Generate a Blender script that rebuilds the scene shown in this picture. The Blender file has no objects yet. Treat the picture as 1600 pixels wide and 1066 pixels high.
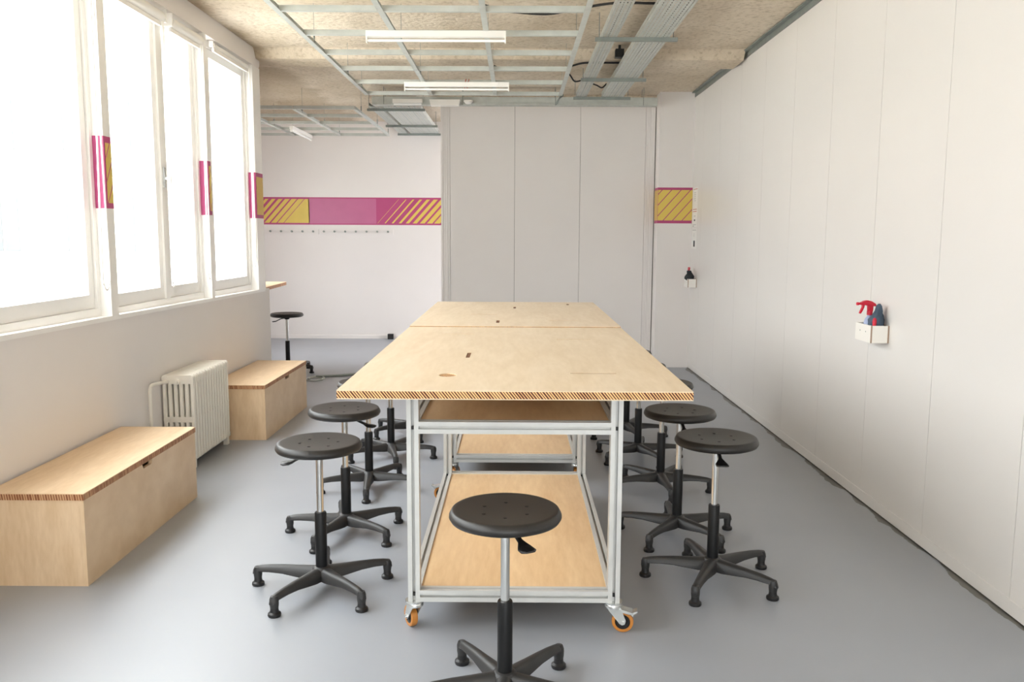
import bpy, bmesh, math, random
from mathutils import Vector, Matrix
random.seed(7)
SC = bpy.context.scene
COL = SC.collection
PI = math.pi
# ------------------------------------------------------------------ camera
FPX = 1340.0
pitch = math.atan(165.5/FPX); yaw = math.atan(5.0/FPX); roll = math.radians(0.27)
f0 = Vector((-math.sin(yaw), math.cos(yaw), 0)); r0 = Vector((math.cos(yaw), math.sin(yaw), 0)); u0 = Vector((0, 0, 1))
fw = f0*math.cos(pitch) - u0*math.sin(pitch); u1 = u0*math.cos(pitch) + f0*math.sin(pitch)
rt = r0*math.cos(roll) + u1*math.sin(roll); up = u1*math.cos(roll) - r0*math.sin(roll)
cam = bpy.data.cameras.new('camera'); cam.sensor_width = 36; cam.lens = FPX*36/1600
cam.clip_start = 0.05; cam.clip_end = 200
co = bpy.data.objects.new('camera', cam); COL.objects.link(co)
co.matrix_world = Matrix(((rt.x, up.x, -fw.x, 0), (rt.y, up.y, -fw.y, 0), (rt.z, up.z, -fw.z, 1.5), (0, 0, 0, 1)))
SC.camera = co
# ------------------------------------------------------------------ world: bright overcast sky
SKY = 17.0
w = bpy.data.worlds.new('overcast_sky'); SC.world = w; w.use_nodes = True
nt = w.node_tree; bg = nt.nodes['Background']
tcw = nt.nodes.new('ShaderNodeTexCoord'); spw = nt.nodes.new('ShaderNodeSeparateXYZ'); nt.links.new(tcw.outputs['Generated'], spw.inputs[0])
mz = nt.nodes.new('ShaderNodeMath'); mz.operation = 'MAXIMUM'; mz.inputs[1].default_value = 0.0; nt.links.new(spw.outputs['Z'], mz.inputs[0])
cie = nt.nodes.new('ShaderNodeMath'); cie.operation = 'MULTIPLY_ADD'; cie.inputs[1].default_value = 2/3; cie.inputs[2].default_value = 1/3   # CIE overcast sky
nt.links.new(mz.outputs[0], cie.inputs[0])
st = nt.nodes.new('ShaderNodeMath'); st.operation = 'MULTIPLY'; st.inputs[1].default_value = SKY; nt.links.new(cie.outputs[0], st.inputs[0])
nt.links.new(st.outputs[0], bg.inputs['Strength'])
bg.inputs['Color'].default_value = (0.955, 0.96, 0.99, 1)
# ------------------------------------------------------------------ exposure
vs = SC.view_settings
vs.view_transform = 'Standard'; vs.look = 'None'; vs.gamma = 1.0; vs.use_curve_mapping = False
vs.exposure = 0.2
SC.cycles.max_bounces = 8; SC.cycles.diffuse_bounces = 6; SC.cycles.glossy_bounces = 4
SC.cycles.transparent_max_bounces = 12; SC.cycles.caustics_reflective = False; SC.cycles.caustics_refractive = False
SC.cycles.use_denoising = True; SC.cycles.use_adaptive_sampling = True; SC.cycles.adaptive_threshold = 0.03
SC.cycles.sample_clamp_indirect = 8

def portal(name, loc, rot, sx, sy):           # sampling guide for daylight entering an opening
    l = bpy.data.lights.new(name, 'AREA'); l.shape = 'RECTANGLE'; l.size = sx; l.size_y = sy
    l.cycles.is_portal = True
    o = bpy.data.objects.new(name, l); COL.objects.link(o); o.location = loc; o.rotation_euler = rot
# left facade (light enters toward +x), back-room window
portal('daylight_portal', (-2.47, 3.0, 1.98), (0, -PI/2, 0), 1.9, 9.4)
portal('daylight_portal', (-2.45-0.383*2.1-0.17, 7.80+0.924*2.1-0.07, 1.54), (PI/2, 0, PI/2+0.393-PI), 1.6, 1.3)
portal('daylight_portal', (0.44, -3.3, 1.7), (-PI/2, 0, PI), 2.8, 2.2)  # guides daylight through the added, unseen glazing behind the camera

# ------------------------------------------------------------------ materials
def srgb(r, g, b):
    def c(v):
        v /= 255.0
        return v/12.92 if v <= 0.04045 else ((v+0.055)/1.055)**2.4
    return (c(r), c(g), c(b), 1)
def newmat(name):
    m = bpy.data.materials.new(name); m.use_nodes = True
    return m, m.node_tree.nodes, m.node_tree.links, m.node_tree.nodes['Principled BSDF']
def mat(name, rgb, rough=0.5, metal=0.0, var=0.04, vscale=6.0, bump=0.0, bscale=60.0, spec=0.5, stretch=(1, 1, 1)):
    m, N, L, P = newmat(name)
    tc = N.new('ShaderNodeTexCoord'); mp = N.new('ShaderNodeMapping'); mp.inputs['Scale'].default_value = stretch
    L.new(tc.outputs['Object'], mp.inputs['Vector'])
    n = N.new('ShaderNodeTexNoise'); n.inputs['Scale'].default_value = vscale; n.inputs['Detail'].default_value = 4
    L.new(mp.outputs[0], n.inputs['Vector'])
    r = N.new('ShaderNodeValToRGB'); c = rgb
    r.color_ramp.elements[0].position = 0.3; r.color_ramp.elements[1].position = 0.7
    r.color_ramp.elements[0].color = tuple(max(0, v*(1-var)) for v in c[:3])+(1,)
    r.color_ramp.elements[1].color = tuple(min(1, v*(1+var)) for v in c[:3])+(1,)
    L.new(n.outputs['Fac'], r.inputs['Fac']); L.new(r.outputs['Color'], P.inputs['Base Color'])
    P.inputs['Roughness'].default_value = rough; P.inputs['Metallic'].default_value = metal
    P.inputs['Specular IOR Level'].default_value = spec
    if bump:
        b = N.new('ShaderNodeTexNoise'); b.inputs['Scale'].default_value = bscale; b.inputs['Detail'].default_value = 5
        L.new(tc.outputs['Object'], b.inputs['Vector'])
        bp = N.new('ShaderNodeBump'); bp.inputs['Strength'].default_value = bump; bp.inputs['Distance'].default_value = 0.01
        L.new(b.outputs['Fac'], bp.inputs['Height']); L.new(bp.outputs['Normal'], P.inputs['Normal'])
    return m
def wood(name, a, b, rough=0.38, sc=(1.2, 9, 9)):
    m, N, L, P = newmat(name)
    tc = N.new('ShaderNodeTexCoord'); mp = N.new('ShaderNodeMapping'); mp.inputs['Scale'].default_value = sc
    L.new(tc.outputs['Object'], mp.inputs['Vector'])
    n1 = N.new('ShaderNodeTexNoise'); n1.inputs['Scale'].default_value = 1.3; n1.inputs['Detail'].default_value = 5; n1.inputs['Distortion'].default_value = 1.2
    n2 = N.new('ShaderNodeTexNoise'); n2.inputs['Scale'].default_value = 9; n2.inputs['Detail'].default_value = 6
    L.new(mp.outputs[0], n1.inputs['Vector']); L.new(mp.outputs[0], n2.inputs['Vector'])
    mx = N.new('ShaderNodeMix'); mx.data_type = 'FLOAT'; mx.inputs['Factor'].default_value = 0.4
    L.new(n1.outputs['Fac'], mx.inputs['A']); L.new(n2.outputs['Fac'], mx.inputs['B'])
    r = N.new('ShaderNodeValToRGB'); r.color_ramp.elements[0].position = 0.34; r.color_ramp.elements[1].position = 0.66
    r.color_ramp.elements[0].color = a; r.color_ramp.elements[1].color = b
    L.new(mx.outputs['Result'], r.inputs['Fac']); L.new(r.outputs['Color'], P.inputs['Base Color'])
    P.inputs['Roughness'].default_value = rough; P.inputs['Specular IOR Level'].default_value = 0.4
    return m
def ply_core(name, period, slant, dark, light, wob=0.35):
    """lamella edge: slanted dark/light layers, each with its own tone"""
    m, N, L, P = newmat(name)
    tc = N.new('ShaderNodeTexCoord'); sp = N.new('ShaderNodeSeparateXYZ'); L.new(tc.outputs['Object'], sp.inputs[0])
    def M(op, a, b=None):
        n = N.new('ShaderNodeMath'); n.operation = op
        for i, v in enumerate((a, b)):
            if v is None: continue
            if isinstance(v, (int, float)): n.inputs[i].default_value = v
            else: L.new(v, n.inputs[i])
        return n.outputs[0]
    u = M('DIVIDE', M('ADD', M('ADD', sp.outputs['X'], sp.outputs['Y']), M('MULTIPLY', sp.outputs['Z'], slant)), period)
    fr = M('FRACT', u); fl = M('FLOOR', u)
    wn = N.new('ShaderNodeTexWhiteNoise'); wn.noise_dimensions = '1D'; L.new(fl, wn.inputs['W'])
    saw = M('ABSOLUTE', M('SUBTRACT', M('MULTIPLY', fr, 2.0), 1.0))
    v = M('ADD', M('MULTIPLY', saw, 0.95), M('MULTIPLY', M('SUBTRACT', wn.outputs['Value'], 0.5), wob))
    r = N.new('ShaderNodeValToRGB'); r.color_ramp.elements[0].position = 0.38; r.color_ramp.elements[1].position = 0.62
    r.color_ramp.elements[0].color = dark; r.color_ramp.elements[1].color = light
    L.new(v, r.inputs['Fac']); L.new(r.outputs['Color'], P.inputs['Base Color']); P.inputs['Roughness'].default_value = 0.6
    return m
def glass_mat():
    m, N, L, P = newmat('window_glass'); N.remove(P)
    t = N.new('ShaderNodeBsdfTransparent'); t.inputs['Color'].default_value = (0.95, 0.97, 0.96, 1)
    g = N.new('ShaderNodeBsdfGlossy'); g.inputs['Roughness'].default_value = 0.02
    lw = N.new('ShaderNodeLayerWeight'); lw.inputs['Blend'].default_value = 0.5
    pw = N.new('ShaderNodeMath'); pw.operation = 'POWER'; pw.inputs[1].default_value = 5.0; L.new(lw.outputs['Facing'], pw.inputs[0])
    f = N.new('ShaderNodeMath'); f.operation = 'MULTIPLY_ADD'; f.inputs[1].default_value = 0.5; f.inputs[2].default_value = 0.025; L.new(pw.outputs[0], f.inputs[0])
    x = N.new('ShaderNodeMixShader'); L.new(f.outputs[0], x.inputs[0]); L.new(t.outputs[0], x.inputs[1]); L.new(g.outputs[0], x.inputs[2])
    L.new(x.outputs[0], N['Material Output'].inputs['Surface'])
    return m
def floor_mat():
    m, N, L, P = newmat('grey_resin_floor')
    tc = N.new('ShaderNodeTexCoord')
    n = N.new('ShaderNodeTexNoise'); n.inputs['Scale'].default_value = 0.9; n.inputs['Detail'].default_value = 6; L.new(tc.outputs['Object'], n.inputs['Vector'])
    r = N.new('ShaderNodeValToRGB'); r.color_ramp.elements[0].position = 0.3; r.color_ramp.elements[1].position = 0.7
    r.color_ramp.elements[0].color = srgb(146, 150, 158); r.color_ramp.elements[1].color = srgb(153, 157, 164)
    L.new(n.outputs['Fac'], r.inputs['Fac'])
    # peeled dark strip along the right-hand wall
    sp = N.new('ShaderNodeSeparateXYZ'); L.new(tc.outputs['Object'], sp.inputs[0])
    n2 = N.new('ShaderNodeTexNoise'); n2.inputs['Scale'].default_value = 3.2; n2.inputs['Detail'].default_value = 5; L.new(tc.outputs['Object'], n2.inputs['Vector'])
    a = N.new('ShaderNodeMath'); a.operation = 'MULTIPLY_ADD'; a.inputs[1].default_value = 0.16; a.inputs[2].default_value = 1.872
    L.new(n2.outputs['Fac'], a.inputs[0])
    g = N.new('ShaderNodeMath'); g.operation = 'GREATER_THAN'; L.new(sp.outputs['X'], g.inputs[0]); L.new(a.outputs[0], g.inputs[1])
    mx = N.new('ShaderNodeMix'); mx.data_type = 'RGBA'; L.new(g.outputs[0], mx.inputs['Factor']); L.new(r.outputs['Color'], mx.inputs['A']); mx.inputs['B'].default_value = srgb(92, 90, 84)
    L.new(mx.outputs['Result'], P.inputs['Base Color'])
    n3 = N.new('ShaderNodeTexNoise'); n3.inputs['Scale'].default_value = 2.5; n3.inputs['Detail'].default_value = 8; L.new(tc.outputs['Object'], n3.inputs['Vector'])
    mr = N.new('ShaderNodeMapRange'); P.inputs['Specular IOR Level'].default_value = 1.0; mr.inputs['To Min'].default_value = 0.36; mr.inputs['To Max'].default_value = 0.46; L.new(n3.outputs['Fac'], mr.inputs['Value']); L.new(mr.outputs[0], P.inputs['Roughness'])
    b = N.new('ShaderNodeBump'); b.inputs['Strength'].default_value = 0.03; b.inputs['Distance'].default_value = 0.01; L.new(n3.outputs['Fac'], b.inputs['Height']); L.new(b.outputs[0], P.inputs['Normal'])
    return m
def concrete_mat():
    m, N, L, P = newmat('raw_concrete_ceiling')
    tc = N.new('ShaderNodeTexCoord')
    n = N.new('ShaderNodeTexNoise'); n.inputs['Scale'].default_value = 1.1; n.inputs['Detail'].default_value = 8; n.inputs['Roughness'].default_value = 0.65; L.new(tc.outputs['Object'], n.inputs['Vector'])
    r = N.new('ShaderNodeValToRGB'); r.color_ramp.elements[0].position = 0.3; r.color_ramp.elements[1].position = 0.68
    r.color_ramp.elements[0].color = srgb(194, 178, 154); r.color_ramp.elements[1].color = srgb(224, 212, 194)
    L.new(n.outputs['Fac'], r.inputs['Fac'])
    n2 = N.new('ShaderNodeTexNoise'); n2.inputs['Scale'].default_value = 28; n2.inputs['Detail'].default_value = 6; L.new(tc.outputs['Object'], n2.inputs['Vector'])
    r2 = N.new('ShaderNodeValToRGB'); r2.color_ramp.elements[0].position = 0.32; r2.color_ramp.elements[1].position = 0.5
    r2.color_ramp.elements[0].color = (0.62, 0.58, 0.52, 1); r2.color_ramp.elements[1].color = (1, 1, 1, 1); L.new(n2.outputs['Fac'], r2.inputs['Fac'])
    mx = N.new('ShaderNodeMix'); mx.data_type = 'RGBA'; mx.blend_type = 'MULTIPLY'; mx.inputs['Factor'].default_value = 0.6
    L.new(r.outputs['Color'], mx.inputs['A']); L.new(r2.outputs['Color'], mx.inputs['B']); L.new(mx.outputs['Result'], P.inputs['Base Color'])
    sx = N.new('ShaderNodeSeparateXYZ'); L.new(tc.outputs['Object'], sx.inputs[0])          # old water stain with a ragged edge along the facade
    n4 = N.new('ShaderNodeTexNoise'); n4.inputs['Scale'].default_value = 2.2; n4.inputs['Detail'].default_value = 7; L.new(tc.outputs['Object'], n4.inputs['Vector'])
    ed = N.new('ShaderNodeMath'); ed.operation = 'MULTIPLY_ADD'; ed.inputs[1].default_value = 0.55; L.new(n4.outputs['Fac'], ed.inputs[0]); L.new(sx.outputs['X'], ed.inputs[2])
    mr = N.new('ShaderNodeMapRange'); mr.inputs['From Min'].default_value = -2.0; mr.inputs['From Max'].default_value = -1.86; mr.inputs['To Min'].default_value = 0.55; mr.inputs['To Max'].default_value = 0.0; L.new(ed.outputs[0], mr.inputs['Value'])
    mx2 = N.new('ShaderNodeMix'); mx2.data_type = 'RGBA'; L.new(mr.outputs[0], mx2.inputs['Factor']); L.new(mx.outputs['Result'], mx2.inputs['A']); mx2.inputs['B'].default_value = srgb(150, 132, 106)
    L.new(mx2.outputs['Result'], P.inputs['Base Color'])
    P.inputs['Roughness'].default_value = 0.9
    b = N.new('ShaderNodeBump'); b.inputs['Strength'].default_value = 0.6; b.inputs['Distance'].default_value = 0.02; L.new(n2.outputs['Fac'], b.inputs['Height']); L.new(b.outputs[0], P.inputs['Normal'])
    return m
WHITE = mat('white_satin_wall_panel', srgb(224, 220, 216), 0.32, var=0.012, vscale=1.5)
PAINT = mat('white_wall_paint', srgb(232, 227, 224), 0.6, var=0.015, vscale=1.5, bump=0.04, bscale=120)
FRAMEW = mat('white_gloss_window_paint', srgb(244, 242, 239), 0.3, var=0.015)
FLOOR = floor_mat(); CONC = concrete_mat(); GLASS = glass_mat()
MAG = mat('magenta_paint', srgb(180, 70, 120), 0.5, var=0.03)
PLUM = mat('rose_purple_paint', srgb(190, 100, 142), 0.4, var=0.03)
YEL = mat('yellow_paint', srgb(222, 194, 92), 0.45, var=0.03)
GALV = mat('galvanised_steel', srgb(190, 194, 189), 0.45, 0.25, var=0.07, vscale=14)
GALVD = mat('dull_galvanised_steel', srgb(140, 146, 141), 0.5, 0.35, var=0.08, vscale=14)
LAMPW = mat('white_lamp_housing', srgb(243, 241, 236), 0.35, var=0.01)
TUBE = mat('frosted_fluorescent_tube', srgb(248, 248, 246), 0.2, var=0.005)
BLK = mat('black_plastic', srgb(26, 25, 25), 0.42, var=0.06, vscale=30, bump=0.05, bscale=300)
SEATM = mat('black_moulded_seat', srgb(32, 29, 27), 0.42, var=0.05, vscale=20, bump=0.06, bscale=350)
BASEM = mat('dark_grey_nylon_base', srgb(42, 41, 41), 0.45, var=0.06, vscale=25, bump=0.08, bscale=300)
SLEEVE = mat('black_sleeve', srgb(13, 13, 14), 0.4, var=0.05, spec=0.3)
RECESS = mat('recess_screw', srgb(110, 108, 104), 0.4, 0.4)
CHROME = mat('chrome_lift', srgb(205, 205, 203), 0.18, 1.0, var=0.02)
ALU = mat('anodised_aluminium', srgb(206, 206, 203), 0.36, 0.3, var=0.03, vscale=20)
ZINC = mat('zinc_plated_steel', srgb(206, 208, 206), 0.25, 0.8, var=0.06, vscale=30)
AMBER = mat('amber_polyurethane_tyre', srgb(188, 122, 52), 0.35, var=0.06)
DARK = mat('dark_rubber', srgb(26, 26, 26), 0.6)
CABLE = mat('black_cable_sheath', srgb(38, 36, 36), 0.5)
BIRCH = wood('birch_plywood_veneer', srgb(218, 196, 164), srgb(234, 215, 188), 0.34, (6, 1.0, 6))
BIRCHB = wood('birch_plywood_bench_veneer', srgb(214, 183, 145), srgb(231, 204, 170), 0.36, (7, 1.2, 1.6))
SHELFW = wood('birch_plywood_shelf_veneer', srgb(212, 176, 132), srgb(230, 199, 156), 0.4, (6, 1.0, 6))
CORE = ply_core('slanted_ply_core', 0.0105, 0.8, srgb(84, 28, 6), srgb(246, 196, 134))
CORE2 = ply_core('striped_ply_edge', 0.011, 0.15, srgb(138, 84, 52), srgb(206, 160, 118), 0.6)
SLOTM = mat('painted_slot_shade', srgb(112, 74, 44), 0.8, var=0.1, vscale=40)  # dark brown that paints in the shade inside the tabletop slots
RADW = mat('cream_radiator_enamel', srgb(236, 231, 221), 0.35, var=0.02)
PAPER = mat('white_paper', srgb(238, 236, 232), 0.7, var=0.01)
INKR = mat('red_ink', srgb(196, 92, 78), 0.7); INKG = mat('grey_ink', srgb(150, 150, 152), 0.7); INKB = mat('black_ink', srgb(60, 60, 64), 0.7)
REDP = mat('red_plastic', srgb(208, 32, 58), 0.3, var=0.05)
BLUEP = mat('pale_blue_plastic', srgb(160, 174, 208), 0.3, var=0.04)
CLOTH = mat('slate_blue_cloth', srgb(70, 84, 100), 0.9, var=0.25, vscale=18, bump=0.4, bscale=60)
CLOTHB = mat('black_cloth', srgb(44, 46, 50), 0.9, var=0.2, vscale=18, bump=0.4, bscale=60)
BOXW = mat('white_laminate', srgb(240, 236, 229), 0.4, var=0.01); BOXE = mat('raw_ply_edge', srgb(164, 138, 118), 0.7, var=0.1, vscale=60)
SHADOWGAP = mat('dark_joint', srgb(120, 114, 106), 0.8)
OUTW = mat('pale_render_facade', srgb(190, 186, 176), 0.9, var=0.03); OUTA = mat('grey_render_facade', srgb(112, 113, 111), 0.9, var=0.05); OUTG = mat('facade_window_glass', srgb(104, 107, 109), 0.9, spec=0.0); OUTR = mat('facade_frame', srgb(190, 190, 186), 0.6)
PAVE = mat('pale_paving', srgb(214, 212, 206), 0.9, var=0.05)

# ------------------------------------------------------------------ mesh helpers
def box(bm, x0, x1, y0, y1, z0, z1):
    v = [bm.verts.new(p) for p in ((x0, y0, z0), (x1, y0, z0), (x1, y1, z0), (x0, y1, z0), (x0, y0, z1), (x1, y0, z1), (x1, y1, z1), (x0, y1, z1))]
    for f in ((3, 2, 1, 0), (4, 5, 6, 7), (0, 1, 5, 4), (1, 2, 6, 5), (2, 3, 7, 6), (3, 0, 4, 7)):
        bm.faces.new([v[i] for i in f])
def prism(bm, pts, axis, a, b):
    """polygon pts (2-D) extruded along axis 'x','y','z' from a to b"""
    def P(p, t):
        return {'x': (t, p[0], p[1]), 'y': (p[0], t, p[1]), 'z': (p[0], p[1], t)}[axis]
    A = [bm.verts.new(P(p, a)) for p in pts]; B = [bm.verts.new(P(p, b)) for p in pts]
    n = len(pts)
    fs = [bm.faces.new(A[::-1]), bm.faces.new(B)]
    for i in range(n): fs.append(bm.faces.new((A[i], A[(i+1) % n], B[(i+1) % n], B[i])))
    return fs
def lathe(bm, prof, seg=24, c=(0, 0, 0)):
    rings = []
    for r, z in prof:
        if r < 1e-5: rings.append([bm.verts.new((c[0], c[1], c[2]+z))])
        else: rings.append([bm.verts.new((c[0]+r*math.cos(2*PI*i/seg), c[1]+r*math.sin(2*PI*i/seg), c[2]+z)) for i in range(seg)])
    for a, b in zip(rings, rings[1:]):
        for i in range(seg):
            j = (i+1) % seg
            if len(a) == 1 and len(b) == 1: continue
            if len(a) == 1: bm.faces.new((a[0], b[j], b[i]))
            elif len(b) == 1: bm.faces.new((a[i], a[j], b[0]))
            else: bm.faces.new((a[i], a[j], b[j], b[i]))
def tube(bm, pts, r, seg=8, cap=True):
    pts = [Vector(p) for p in pts]; rings = []
    ref = Vector((0, 0, 1))
    for i, p in enumerate(pts):
        t = (pts[min(i+1, len(pts)-1)]-pts[max(i-1, 0)]).normalized()
        rr = ref if abs(t.dot(ref)) < 0.95 else Vector((1, 0, 0))
        a = t.cross(rr).normalized(); b = t.cross(a).normalized()
        rad = r[i] if isinstance(r, (list, tuple)) else r
        rings.append([bm.verts.new(p+a*rad*math.cos(2*PI*k/seg)+b*rad*math.sin(2*PI*k/seg)) for k in range(seg)])
    for A, B in zip(rings, rings[1:]):
        for k in range(seg):
            bm.faces.new((A[k], A[(k+1) % seg], B[(k+1) % seg], B[k]))
    if cap:
        bm.faces.new(rings[0]); bm.faces.new(rings[-1][::-1])
def spline(pts, n=8):
    """Catmull-Rom through pts"""
    P = [Vector(p) for p in pts]; P = [P[0]]+P+[P[-1]]; out = []
    for i in range(1, len(P)-2):
        for k in range(n):
            t = k/n; a, b, c, d = P[i-1], P[i], P[i+1], P[i+2]
            out.append(0.5*((2*b)+(c-a)*t+(2*a-5*b+4*c-d)*t*t+(3*b-a-3*c+d)*t**3))
    out.append(P[-2]); return out
def sweep(bm, secs, cap=True):
    """secs: list of vertex loops (lists of 3-D points, same length)"""
    R = [[bm.verts.new(p) for p in s] for s in secs]; n = len(R[0])
    for A, B in zip(R, R[1:]):
        for k in range(n): bm.faces.new((A[k], A[(k+1) % n], B[(k+1) % n], B[k]))
    if cap:
        bm.faces.new(R[0][::-1]); bm.faces.new(R[-1])
def mesh(bm, name, mats, smooth=False, bevel=0.0, seg=2, angle=40):
    if bevel:
        es = [e for e in bm.edges if len(e.link_faces) == 2 and e.calc_face_angle(0) > 0.6]
        bmesh.ops.bevel(bm, geom=es, offset=bevel, segments=seg, affect='EDGES', profile=0.5, clamp_overlap=True)
    bmesh.ops.recalc_face_normals(bm, faces=bm.faces)
    me = bpy.data.meshes.new(name); bm.to_mesh(me); bm.free()
    for m in (mats if isinstance(mats, (list, tuple)) else [mats]): me.materials.append(m)
    if smooth:
        me.polygons.foreach_set('use_smooth', [True]*len(me.polygons))
        me.set_sharp_from_angle(angle=math.radians(angle))
    return me
def put(name, me, parent=None, loc=(0, 0, 0), rot=(0, 0, 0)):
    o = bpy.data.objects.new(name, me); COL.objects.link(o); o.location = loc; o.rotation_euler = rot
    if parent is not None: o.parent = parent
    return o
def obj(name, bm, mats, parent=None, loc=(0, 0, 0), rot=(0, 0, 0), **k):
    return put(name, mesh(bm, name, mats, **k), parent, loc, rot)
def bx(name, dims, mats, parent=None, loc=(0, 0, 0), rot=(0, 0, 0), **k):
    bm = bmesh.new(); box(bm, *dims); return obj(name, bm, mats, parent, loc, rot, **k)
def tag(o, label, cat, group=None):
    o['label'] = label; o['category'] = cat
    if group: o['group'] = group
    return o
def thing(name, label, cat, loc=(0, 0, 0), rotz=0, group=None):
    o = bpy.data.objects.new(name, None); COL.objects.link(o); o.location = loc; o.rotation_euler = (0, 0, rotz)
    o.empty_display_size = 0.1
    return tag(o, label, cat, group)
def struct(o, label=None):
    o['kind'] = 'structure'
    if label: o['label'] = label
    return o

# ================================================================== STRUCTURE
ZC = 3.08; YB = 12.35; XR = 1.98; XL = -2.25; YP = 9.98
PLAN = [(-2.45, -3.4), (2.12, -3.4), (2.12, 12.55), (-4.42, 12.55), (-2.45, 7.80)]      # the facade bends outwards beyond the third window
bm = bmesh.new(); prism(bm, PLAN, 'z', -0.12, 0); struct(obj('floor', bm, FLOOR))
bm = bmesh.new(); prism(bm, PLAN, 'z', ZC, ZC+0.25)
ceil = struct(obj('ceiling', bm, CONC))
bm = bmesh.new(); prism(bm, [(7.55, ZC+0.01), (7.62, 3.0), (7.98, 2.995), (8.05, ZC+0.01)], 'x', -2.44, XR-0.03)
obj('ceiling_beam', bm, CONC, ceil)
bx('ceiling_beam', (-0.9, 1.62, 9.99, 10.25, 2.99, ZC+0.01), CONC, ceil)
# right wall: backing, panels at 0.748 m, base strip, steel angle at the top
wr = struct(bx('wall_right', (XR+0.016, XR+0.15, -3.4, 10.0, 0, ZC), SHADOWGAP))
seams = [3.283+0.7485*k for k in range(-9, 9)]
pm = None
for a in seams[:-1]:
    b = min(a+0.7485, 9.98)
    if b-a < 0.05: continue
    bx('wall_panel', (XR, XR+0.016, a+0.0016, b-0.0016, 0.066, ZC), WHITE, wr)
bx('wall_panel', (XR, XR+0.016, seams[-1]+0.0016, 10.0, 0.066, ZC), WHITE, wr)
bsr = struct(bx('baseboard_right', (XR-0.003, XR+0.016, -3.4, 9.75, 0.006, 0.066), WHITE))
bm = bmesh.new(); box(bm, XR-0.006, XR-0.001, -3.0, 9.75, 3.022, 3.075); box(bm, XR-0.04, XR-0.006, -3.0, 9.75, 3.066, 3.075)
struct(obj('trim_1', bm, GALVD))
# pier in the back right corner
pier = struct(bx('wall_corner_pier', (1.593, XR+0.1, 9.75, 10.2, 0, ZC), PAINT))
# back wall of the far room and remaining shell
wb = struct(bx('wall_back', (-4.34, 2.1, YB, YB+0.2, 0, ZC), PAINT))
bx('skirting', (-4.2, 1.9, YB-0.012, YB, 0, 0.05), PAINT, wb)
OA = (-2.45, 7.80, 0); OR = math.atan2(12.55-7.80, -4.42+2.45); OL = math.hypot(4.75, 1.97)   # oblique far-room facade, local +x runs along it, +y is outside
wfl = bmesh.new()
box(wfl, 0, OL, -0.02, 0.18, 0, 0.88); box(wfl, 0, OL, -0.02, 0.18, 2.20, ZC); box(wfl, 0, 1.3, -0.02, 0.18, 0.88, 2.20); box(wfl, 2.9, OL, -0.02, 0.18, 0.88, 2.20)
struct(put('wall_far_left', mesh(wfl, 'wall_far_left', PAINT), None, OA, (0, 0, OR)))
wf = bmesh.new()
box(wf, -2.45, 2.1, -3.4, -3.2, 0, 0.6); box(wf, -2.45, 2.1, -3.4, -3.2, 2.8, ZC); box(wf, -2.45, -1.0, -3.4, -3.2, 0.6, 2.8); box(wf, 1.88, 2.1, -3.4, -3.2, 0.6, 2.8)
struct(obj('wall_front', wf, PAINT))

# sliding partition closing the back
wp = struct(bx('wall_partition', (-0.861, 1.60, YP+0.03, YP+0.09, 0, 2.955), SHADOWGAP))
pe = [-0.757, -0.016, 0.733, 1.475]
for a, b in zip(pe, pe[1:]): bx('partition_panel', (a+0.002, b-0.002, YP, YP+0.03, 0.012, 2.955), PAINT, wp)
for a, b in ((-0.861, -0.757), (1.475, 1.583)):
    n = 4; wd = (b-a)/n
    for i in range(n): bx('partition_edge_strip', (a+i*wd+0.0008, a+(i+1)*wd-0.0008, YP-0.004+0.003*(i % 2), YP+0.03, 0.012, 2.955), PAINT, wp)

def clip(poly, x0, x1, y0, y1):
    def cut(P, inside, inter):
        out = []
        for i, c in enumerate(P):
            p = P[i-1]
            if inside(c):
                if not inside(p): out.append(inter(p, c))
                out.append(c)
            elif inside(p): out.append(inter(p, c))
        return out
    def ix(v): return lambda p, c: (v, p[1]+(c[1]-p[1])*(v-p[0])/(c[0]-p[0]))
    def iy(v): return lambda p, c: (p[0]+(c[0]-p[0])*(v-p[1])/(c[1]-p[1]), v)
    for ins, it in ((lambda q: q[0] >= x0, ix(x0)), (lambda q: q[0] <= x1, ix(x1)), (lambda q: q[1] >= y0, iy(y0)), (lambda q: q[1] <= y1, iy(y1))):
        poly = cut(poly, ins, it)
        if not poly: return []
    return poly
# ---- left window wall
def sillz(y): return 1.048-0.0098*(y-3.7)
bm = bmesh.new()
prism(bm, [(-3.4, 0), (7.86, 0), (7.86, sillz(7.86)), (-3.4, sillz(-3.4))], 'x', XL-0.2, XL-0.008)
wl = struct(obj('wall_left', bm, PAINT))
bm = bmesh.new(); prism(bm, [(-3.4, sillz(-3.4)-0.02), (7.70, sillz(7.70)-0.02), (7.70, sillz(7.70)+0.004), (-3.4, sillz(-3.4)+0.004)], 'x', XL-0.12, XL+0.002)
obj('window_sill', bm, FRAMEW, wl, bevel=0.003)
bm = bmesh.new(); prism(bm, [(-3.4, 2.93), (7.70, 2.93), (7.72, 2.96), (7.73, ZC), (-3.4, ZC)], 'x', XL-0.2, XL+0.002)
obj('header', bm, PAINT, wl)
bx('corner_filler', (-2.47, -2.32, 7.69, 7.87, 0.95, ZC), PAINT, wl)
OPEN = [(-1.62, -0.12), (0.0, 1.5), (1.62, 3.12), (3.2, 4.76), (4.845, 6.356), (6.415, 7.516)]
posts = [(-3.4, -1.62)]+[(a[1], b[0]) for a, b in zip(OPEN, OPEN[1:])]+[(7.516, 7.722)]
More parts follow.
